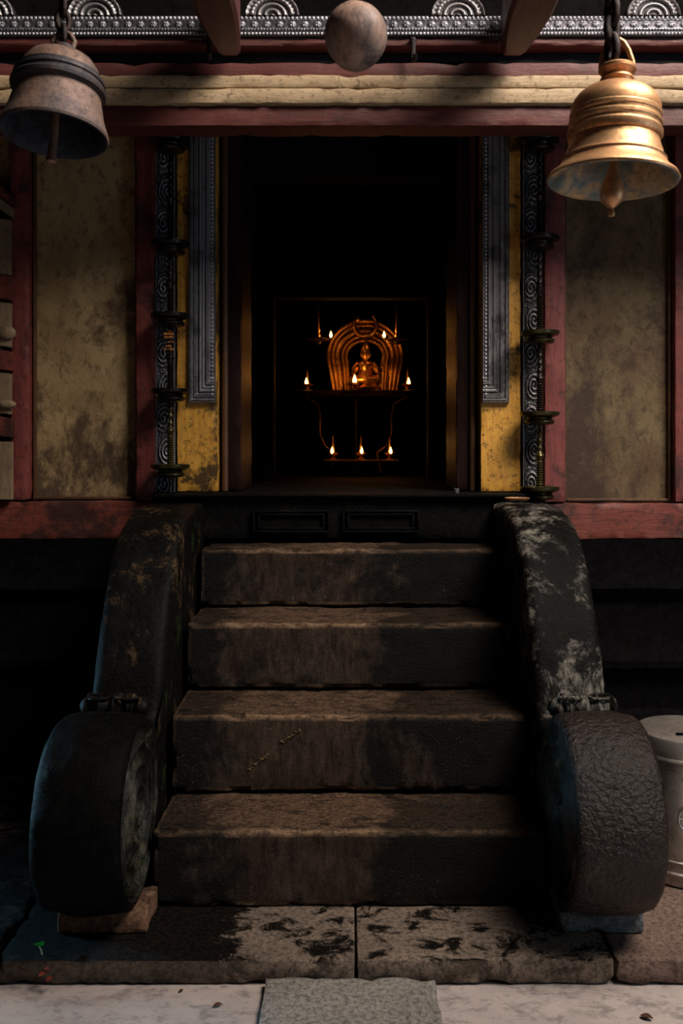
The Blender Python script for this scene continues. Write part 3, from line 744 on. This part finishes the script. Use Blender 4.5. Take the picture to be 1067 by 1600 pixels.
obj('bell_shell', bm, [M['bronze'], M['bronze_d']], bell2, smooth=28)
obj('bell_inside', lathe(bmesh.new(), pr2(inner), 64), M['bronze_in'], bell2, smooth=60)
obj('clapper', lathe(bmesh.new(), pr2([(0, 258), (6, 257.5), (8.5, 255), (8.5, 251), (7, 248), (6, 180), (5, 120), (0, 95)]), 24), M['clapper'], bell2, smooth=40)
bm = bmesh.new(); hh = (212-65)*k2*1.02
tube(bm, [(-15*k2, 0, hh-0.004), (-17*k2, 0, hh+0.014), (-10*k2, 0, hh+0.03), (0, 0, hh+0.036), (10*k2, 0, hh+0.03), (17*k2, 0, hh+0.014), (15*k2, 0, hh-0.004)], 0.006, 10)
obj('hanging_loop', bm, M['bronze'], bell2, smooth=80)
chain('bell_chain', Xp(88, YL)+0.004, YL+0.035, Zp(40, YL)-0.03, 2.75, 'dark chain holding the weathered copper bell', r=0.0065, L=0.046)

# hanging egg-shaped ball, top centre
YO = 1.7; k3 = YO/F
ob = empty('hanging_ball', (Xp(556, YO), YO, Zp(58, YO)), 'mottled pinkish grey egg-shaped ball hanging at the top centre before the lintel', 'hanging ornament')
bm = bmesh.new(); bmesh.ops.create_uvsphere(bm, u_segments=48, v_segments=32, radius=1)
for v in bm.verts:
    t = v.co.z; w_ = 49*k3*(1.0+0.05*t)*(1-0.10*max(0, -t)**2)
    p = Vector((v.co.x*w_, v.co.y*w_, t*53*k3)); v.co = p*(1+0.03*nz(p, 18))
obj('ball_body', bm, M['ball'], ob, smooth=80)
bm = bmesh.new(); tube(bm, [(0, 0, 0.06), (0, 0, 0.4), (0.004, 0, 0.8), (0, 0, 1.3)], 0.003, 8); obj('hanging_cord', bm, M['iron'], ob)

# ------------------------------------------------------------------ tiered hanging lamps
def tier_lamp(px, ys, label, mats):
    Y = 3.89; x = Xp(px, Y); zb_ = Zp(ys[-1], Y)-0.02
    root = empty('tiered_hanging_lamp', (x, Y, zb_), label, 'hanging lamp', 'tiered oil lamps either side of the doorway')
    zs = [Zp(y, Y)-zb_ for y in ys]
    for i, z in enumerate(zs):
        R = 0.080; bm = bmesh.new()
        lathe(bm, [(0, -0.040), (0.03, -0.043), (0.054, -0.038), (0.060, -0.030), (0.060, -0.024), (0.050, -0.018), (0.052, -0.012), (0.066, -0.008), (R-0.003, -0.003), (R, 0.004), (R-0.001, 0.012), (R-0.008, 0.011), (R-0.014, 0.004), (0.02, 0.002), (0, 0.002)], 48)
        obj('oil_pan', bm, mats[i], root, loc=(0, 0, z))
    tops = [2.694-zb_]+zs
    for i in range(len(tops)-1):
        a, b = tops[i+1]+0.004, tops[i]-(0.03 if i else 0.0); H = b-a
        if H < 0.03: continue
        prof = [(0.0, 0), (0.017, 0), (0.018, 0.006), (0.012, 0.012), (0.016, 0.018), (0.011, 0.024)]
        z = 0.024
        while z < H*0.42: prof += [(0.015, z+0.004), (0.010, z+0.009)]; z += 0.010
        prof += [(0.015, z+0.012), (0.019, z+0.02), (0.014, z+0.03), (0.008, z+0.036)]
        z += 0.04
        while z < H-0.03: prof += [(0.0075, z), (0.0125, z+0.007), (0.0125, z+0.012), (0.0075, z+0.019)]; z += 0.03
        prof += [(0.008, H-0.004), (0.012, H-0.002), (0.0, H)]
        prof = [(r, min(zz, H)) for r, zz in prof]
        obj('turned_stem', lathe(bmesh.new(), prof, 20), M['lampb'] if i < len(zs)-1 else mats[i], root, loc=(0, 0, a), smooth=50)
    return root
tier_lamp(266, (222, 383, 495, 612, 730), 'tall tiered black oil lamp hanging left of the doorway', [M['lampb']]*4+[M['lampg']])
tier_lamp(843, (222, 375, 522, 648, 765), 'tall tiered greenish brass oil lamp hanging right of the doorway', [M['lampb'], M['lampb'], M['lampg'], M['lampg'], M['lampg']])
# dry marigolds tucked on the left lamp
bm = bmesh.new()
for _ in range(26):
    a = random.random()*6.28
    ball(bm, (Xp(263, 3.86)+random.uniform(-0.016, 0.014), 3.865+random.uniform(-0.006, 0.006), Zp(random.choice([517, 522, 527, 534, 541, 546]), 3.86)), random.uniform(0.005, 0.009), 1, (1, 0.7, 0.8))
tag(obj('marigold_garland', bm, M['marigold']), 'small dry orange marigold sprig stuck on the left hanging lamp', 'flowers')

# ------------------------------------------------------------------ slatted shutter at the left edge
sh = empty('slatted_screen', (-1.5, 3.93, 1.0), 'red and tan slatted wooden screen at the left edge beside the post', 'wooden screen')
tan = wood('tan_wood', (0.26, 0.18, 0.11), (0.18, 0.12, 0.07), (0.06, 0.035, 0.02), 'Z', rough=0.6)
def scr(name, pts, m, d=0.05):
    bm = bmesh.new(); Y = 3.94
    fr_ = [bm.verts.new((Xp(x, Y)+1.5, 0.0, Zp(y, Y)-1.0)) for x, y in pts]; bk = [bm.verts.new((v.co.x, d, v.co.z)) for v in fr_]
    n = len(pts); bm.faces.new(fr_); bm.faces.new(bk[::-1])
    for k in range(n): bm.faces.new((fr_[k], fr_[(k+1) % n], bk[(k+1) % n], bk[k]))
    bmesh.ops.recalc_face_normals(bm, faces=bm.faces)
    bmesh.ops.bevel(bm, geom=bm.edges[:], offset=0.003, segments=2, affect='EDGES')
    return obj(name, bm, m, sh)
scr('slat', [(-60, 260), (-60, 235), (21, 308), (20, 322)], M['red_x'])
scr('slat', [(-60, 285), (-60, 263), (19, 324), (19, 340)], tan)
for a, b in ((428, 470), (545, 580), (650, 684)): scr('slat', [(-60, a-14), (19, a+5), (19, b), (-60, b-10)], M['red_x'])
for a, b in ((474, 543), (584, 648), (344, 430)):
    scr('slat', [(-60, a-8), (17, a), (17, b), (-60, b-10)], tan, 0.03)
for y in (520, 632):
    bm = bmesh.new(); ball(bm, (Xp(10, 3.92)+1.5, -0.005, Zp(y, 3.92)-1.0), 0.032, 3, (1.2, 0.5, 0.9 if y < 600 else 0.6)); obj('round_boss', bm, tan, sh, smooth=80)
scr('slat', [(-60, 690), (19, 690), (19, 781), (-60, 781)], tan, 0.03)

# ------------------------------------------------------------------ steel drum at the right edge
dr = empty('steel_drum', (1.045, 2.96, 0.003), 'dull steel offering drum with a slotted lid at the right edge, behind the scroll', 'metal drum')
R = 0.15
db_ = obj('drum_body', lathe(bmesh.new(), [(0, 0), (R-0.004, 0), (R, 0.004), (R, 0.03), (R+0.004, 0.034), (R+0.004, 0.04), (R, 0.044), (R-0.001, 0.07), (R+0.003, 0.074), (R-0.001, 0.078), (R-0.001, 0.36), (R-0.004, 0.365), (0, 0.365)], 64), M['steel'], dr, smooth=30)
lid_ = obj('lid', lathe(bmesh.new(), [(0, 0.366), (R-0.002, 0.366), (R+0.004, 0.366), (R+0.006, 0.370), (R+0.005, 0.374), (R+0.002, 0.378), (R+0.003, 0.425), (R, 0.431), (R-0.01, 0.434), (0.05, 0.440), (0, 0.441)], 64), M['steel'], dr, smooth=30)
bm = bmesh.new(); lathe(bm, [(0, 0), (0.022, 0), (0.022, 0.004), (0, 0.004)], 24); 
for v in bm.verts: v.co.x = v.co.x*0.75+(0.0 if v.co.x > 0 else -0.0)
box(bm, -0.042, -0.008, -0.008, 0.008, 0.0, 0.004, 0.001)
obj('coin_slot', bm, M['black'], lid_, loc=(-0.02, -0.078, 0.4375))
bm = bmesh.new(); 
pts = [(0.03*math.cos(a), 0, 0.036*math.sin(a)) for a in lin(0, 2*math.pi*23/24, 24)]
tube(bm, pts, 0.0035, 8, True); tube(bm, [(-0.03, 0, 0), (0.03, 0, 0)], 0.002, 8)
obj('round_clasp', bm, M['steel_b'], db_, loc=(-0.048, -0.150, 0.208), rot=(0, 0, math.radians(-18)), smooth=80)
bm = bmesh.new(); tube(bm, [(-0.012, -0.004, 0.02), (0.008, -0.012, 0.012), (0.018, -0.01, -0.012)], 0.006, 8)
obj('catch', bm, M['iron'], db_, loc=(-0.028, -0.151, 0.285), smooth=80)

# ------------------------------------------------------------------ small things
def sprout():
    Y = 2.47; x, z = Xp(66, Y), 0.003
    root = empty('green_sprout', (x, Y, z), 'tiny bright green sprout growing at the slab edge, lower left', 'plant')
    bm = bmesh.new(); tube(bm, [(0, 0, -0.004), (-0.003, 0, 0.010), (-0.008, -0.002, 0.020)], [0.0022, 0.0018, 0.0014], 8); obj('stem', bm, M['stem'], root, smooth=80)
    for a, l in ((2.9, 0.016), (0.5, 0.015), (1.6, 0.010)):
        bm = bmesh.new(); n = 7; L_, R_ = [], []
        dx, dy = math.cos(a), math.sin(a)
        for k in range(n):
            t = k/(n-1); wd = 0.0075*math.sin(math.pi*min(1, t*0.9+0.1))**0.7; zz = 0.020+0.005*math.sin(t*2.6)
            cx_, cy_ = -0.008+dx*l*t, -0.002+dy*l*t
            L_.append(bm.verts.new((cx_-dy*wd, cy_+dx*wd, zz+0.002))); R_.append(bm.verts.new((cx_+dy*wd, cy_-dx*wd, zz-0.002)))
        for k in range(n-1): bm.faces.new((L_[k], R_[k], R_[k+1], L_[k+1]))
        bmesh.ops.solidify(bm, geom=bm.faces[:], thickness=0.0008)
        obj('leaf', bm, M['leaf'], root, smooth=80)
sprout()
def petal(x, y, z, s, rot, m, name, label, cat, group):
    bm = bmesh.new(); n, mm = 8, 5; g_ = []
    for i in range(n):
        t = i/(n-1); wd = math.sin(math.pi*(t*0.94+0.03))**0.8*0.45
        g_.append([bm.verts.new(((t-0.5)*s, wd*s*(j/(mm-1)-0.5)*1.4, 0.14*s*math.sin(t*3)+0.08*s*abs(j/(mm-1)-0.5)*4*0.5)) for j in range(mm)])
    for i in range(n-1):
        for j in range(mm-1): bm.faces.new((g_[i][j], g_[i+1][j], g_[i+1][j+1], g_[i][j+1]))
    bmesh.ops.solidify(bm, geom=bm.faces[:], thickness=0.0008)
    o = obj(name, bm, m, smooth=80, loc=(x, y, z), rot=(0, 0, rot)); tag(o, label, cat, group); return o
for px, py, s, lab in ((70, 1513, 0.026, 'left one of the orange red petals lying below the green sprout'), (80, 1517, 0.024, 'right one of the orange red petals lying below the green sprout'), (75, 1508, 0.02, 'orange red petal closest to the green sprout')):
    Y = 2.441-0.012*(py-1505)/6
    petal(Xp(px, Y), Y-0.012, -0.062+(1537-py)*0.0017, s, px, M['petal'], 'flower_petal', lab, 'petal', 'petals at the slab edge')
for px, py, s, r_, lab in ((340, 1572, 0.022, 0.3, 'small dry brown leaf on the pale floor left of the granite block'), (1010, 1591, 0.03, -0.5, 'dark dry leaf on the pale floor at the lower right corner'), (283, 1549, 0.014, 0.9, 'tiny dry leaf beside the slab edge, lower left of the steps')):
    Y = 1.383*F/(py-CY)
    petal(Xp(px, Y), Y, -0.062, s, r_, M['dryleaf'], 'dry_leaf', lab, 'leaf', 'dry leaves on the floor')
# little brass pieces on the threshold and balustrade head
bm = lathe(bmesh.new(), [(0, 0), (0.03, 0), (0.04, 0.006), (0.043, 0.012), (0.040, 0.013), (0.034, 0.008), (0, 0.006)], 32)
for v in bm.verts: v.co.x *= 1.1
tag(obj('brass_dish', bm, M['brass'], loc=(Xp(808, 3.62), 3.62, 1.096)), 'small flat brass dish on the head of the right balustrade', 'dish')
bm = lathe(bmesh.new(), [(0, 0), (0.010, 0), (0.012, 0.018), (0.0105, 0.018), (0.009, 0.003), (0, 0.003)], 20)
tag(obj('metal_cup', bm, M['steel_b'], loc=(Xp(713, 3.88), 3.88, 1.1125)), 'tiny metal cup standing on the threshold at the right', 'cup')

# ------------------------------------------------------------------ the altar deep inside
YA = 6.2
def XA(p, Y=YA): return Xp(p, Y)
def ZA(p, Y=YA): return Zp(p, Y)
def flame(root, part, loc, h=0.05, e=0.5):
    bm = lathe(bmesh.new(), [(0, 0), (h*0.14, h*0.08), (h*0.22, h*0.28), (h*0.2, h*0.45), (h*0.11, h*0.72), (h*0.03, h*0.93), (0, h)], 16)
    o = obj('flame', bm, M['flame'], part, loc=loc, smooth=80)
    l = bpy.data.lights.new('flame_light', 'POINT'); l.energy = e*1.25; l.color = (1.0, 0.38, 0.085); l.shadow_soft_size = 0.015
    lo = bpy.data.objects.new('flame_light', l); C.objects.link(lo); lo.location = Vector(root.location)+Vector(loc)+Vector((0, -0.03, h*1.0))
    return o
# altar stand
zt_ = ZA(611); zc = FZ
al = empty('altar_stand', (XA(556), YA+0.1, zc), 'dark brass altar stand with curved legs inside the chamber', 'altar')
bm = bmesh.new(); rough = box(bm, -0.40, 0.40, -0.22, 0.22, zt_-zc-0.035, zt_-zc, 0.008)
obj('top_board', bm, M['altar_dark'], al)
bm = bmesh.new(); lathe(bm, [(0, 0), (0.12, 0), (0.12, 0.02), (0.03, 0.04), (0.012, 0.08), (0.012, zt_-zc-0.08), (0.03, zt_-zc-0.05), (0.04, zt_-zc-0.037), (0, zt_-zc-0.037)], 24)
obj('centre_post', bm, M['altar_dark'], al)
for s in (-1, 1):
    bm = bmesh.new(); H = zt_-zc-0.037
    P_ = [(0.33, H), (0.25, H-0.04), (0.235, H-0.12), (0.235, H-0.24), (0.20, H-0.32), (0.14, H-0.36), (0.15, H-0.42), (0.17, 0.0)]
    tube(bm, [(s*a, 0, b) for a, b in P_], 0.011, 10); obj('leg', bm, M['altar_brass'], al, smooth=80)
# brass arch (halo frame)
ar = empty('halo_arch', (XA(571), YA+0.16, zt_+0.001), 'ridged brass halo arch behind the idol on the altar', 'halo arch')
def horseshoe(w, ht, z0=0.0, n=40):
    pts = []
    for k in range(n+1):
        a = math.pi*(1.12-1.24*k/n); pts.append((w*math.cos(a), 0, max(z0, 0.24+(ht-0.24)*math.sin(a))))
    pts = [(pts[0][0]*0.90, 0, 0.012)]+pts+[(pts[-1][0]*0.90, 0, 0.012)]
    return pts
bm = bmesh.new()
H_ = ZA(497)-zt_
for w_, h_, r in ((0.245, H_, 0.016), (0.215, H_-0.03, 0.013), (0.185, H_-0.065, 0.02), (0.15, H_-0.10, 0.012), (0.125, H_-0.13, 0.015)):
    tube(bm, horseshoe(w_, h_), r, 10)
obj('ridged_arch', bm, M['altar_brass'], ar, smooth=80)
bm = bmesh.new()
pts = [(0.075*math.cos(a), -0.05, H_-0.03+0.075*math.sin(a)) for a in lin(math.radians(130), math.radians(410), 30)]
tube(bm, pts, [0.007+0.010*math.sin(math.pi*k/29) for k in range(30)], 10); ball(bm, (-0.05, -0.06, H_+0.0), 0.022, 2); ball(bm, (0, -0.05, H_-0.10), 0.02, 2)
obj('crescent_crest', bm, M['altar_brass'], ar, smooth=80)
# idol
idl = empty('brass_idol', (XA(571), YA, zt_+0.001), 'small seated brass idol under the halo arch', 'idol')
bm = lathe(bmesh.new(), [(0, 0), (0.10, 0), (0.105, 0.02), (0.08, 0.035), (0.09, 0.05), (0, 0.055)], 32); obj('lotus_base', bm, M['altar_brass'], idl)
bm = bmesh.new()
lathe(bm, [(0, 0.05), (0.06, 0.055), (0.065, 0.08), (0.045, 0.11), (0.042, 0.14), (0.055, 0.17), (0.035, 0.19), (0.016, 0.198), (0.016, 0.205), (0.028, 0.215), (0.032, 0.235), (0.027, 0.255), (0.03, 0.26), (0.024, 0.285), (0.012, 0.31), (0, 0.325)], 28)
for s in (-1, 1):
    tube(bm, [(s*0.02, 0.0, 0.075), (s*0.075, -0.03, 0.072), (s*0.09, -0.045, 0.068), (s*0.03, -0.075, 0.066), (-s*0.02, -0.075, 0.066)], [0.03, 0.028, 0.024, 0.018, 0.012], 10)
    tube(bm, [(s*0.045, 0, 0.175), (s*0.075, -0.01, 0.14), (s*0.08, -0.025, 0.11), (s*0.06, -0.055, 0.13), (s*0.055, -0.065, 0.15)], [0.018, 0.016, 0.013, 0.011, 0.012], 10)
    ball(bm, (s*0.031, 0, 0.232), 0.010, 1, (0.5, 1, 1.3))
ball(bm, (0, -0.034, 0.232), 0.007, 1)
obj('idol_figure', bm, M['altar_brass'], idl, smooth=70)
# lamps on the altar
def oil_lamp(px, py, Y, label, group, sz=1.0, spike=True, base=0.0, e=0.4, plate=None, mat=None, fl=0.05):
    z = base
    root = empty('oil_lamp', (XA(px, Y), Y, z), label, 'oil lamp', group)
    bm = lathe(bmesh.new(), [(0, 0), (0.028*sz, 0), (0.03*sz, 0.006), (0.012*sz, 0.012), (0.012*sz, 0.02), (0.036*sz, 0.03), (0.042*sz, 0.042), (0.038*sz, 0.043), (0.03*sz, 0.034), (0, 0.03)], 28)
    bowl = obj('lamp_bowl', bm, mat or M['altar_brass'], root)
    if spike:
        bm = lathe(bmesh.new(), [(0, 0), (0.018, 0), (0.02, 0.006), (0.013, 0.012), (0.014, 0.02), (0.009, 0.045), (0.004, 0.10), (0, 0.115)], 20)
        for v in bm.verts: v.co.z += 0.03
        obj('spike', bm, mat or M['altar_brass'], root, loc=(0.0, 0.012, 0))
    flame(root, bowl, (-0.004 if px < 560 else 0.004, -0.028, 0.034), fl, e)
    return root
gp = 'oil lamps burning on the altar'
oil_lamp(480, 600, YA-0.02, 'burning oil lamp on the left end of the altar top', gp, 1.0, True, zt_+0.001, 0.25)
oil_lamp(555, 600, YA-0.14, 'burning oil lamp in the middle of the altar top before the idol', gp, 1.3, False, zt_+0.001, 0.9, fl=0.062)
oil_lamp(637, 605, YA-0.02, 'burning oil lamp on the right end of the altar top', gp, 1.0, True, zt_+0.001, 0.25)
# front tray with three lamps
YT = 5.85; zt2 = Zp(718, YT)
tr = empty('lamp_tray', (XA(565, YT), YT, FZ), 'low tray stand with three burning lamps in front of the altar', 'lamp tray')
bm = bmesh.new(); box(bm, -0.23, 0.23, -0.06, 0.06, zt2-FZ-0.016, zt2-FZ-0.001, 0.004); obj('tray', bm, M['altar_brass'], tr)
for s in (-1, 1):
    for q in (-1, 1):
        bm = bmesh.new(); tube(bm, [(s*0.19, q*0.045, 0), (s*0.19, q*0.045, zt2-FZ-0.017)], 0.010, 10); obj('leg', bm, M['altar_dark'], tr)
gp = 'three oil lamps burning on the low tray'
for px, w_ in ((520, 'left'), (564, 'middle'), (609, 'right')):
    oil_lamp(px, 712, YT, 'burning spiked oil lamp, %s one of three on the low tray' % w_, gp, 0.8, True, zt2, 0.18, fl=0.045)
# hanging lamps flanking the arch
def hang_lamp(px, fx, label):
    Y = YA-0.1; z = ZA(531, Y)
    root = empty('hanging_oil_lamp', (XA(px, Y), Y, z), label, 'hanging lamp', 'hanging oil lamps beside the arch')
    pan_ = obj('lamp_pan', lathe(bmesh.new(), [(0, -0.03), (0.02, -0.028), (0.03, -0.01), (0.075, 0.0), (0.08, 0.01), (0.07, 0.008), (0, 0.004)], 32), M['altar_dark'], root)
    bm = lathe(bmesh.new(), [(0, 0.004), (0.016, 0.006), (0.018, 0.03), (0.01, 0.04), (0.016, 0.06), (0.009, 0.075), (0.013, 0.09), (0.006, 0.11), (0.010, 0.13), (0.005, 0.15), (0.008, 0.17), (0.003, 0.19), (0.003, 3.49-z), (0, 3.495-z)], 16)
    obj('lamp_stem', bm, M['altar_brass'], root, smooth=50)
    flame(root, pan_, ((fx-px)*Y/F, -0.01, 0.012), 0.045, 0.22)
hang_lamp(497, 517, 'hanging oil lamp with a flame left of the halo arch'); hang_lamp(620, 600, 'hanging oil lamp with a flame right of the halo arch')
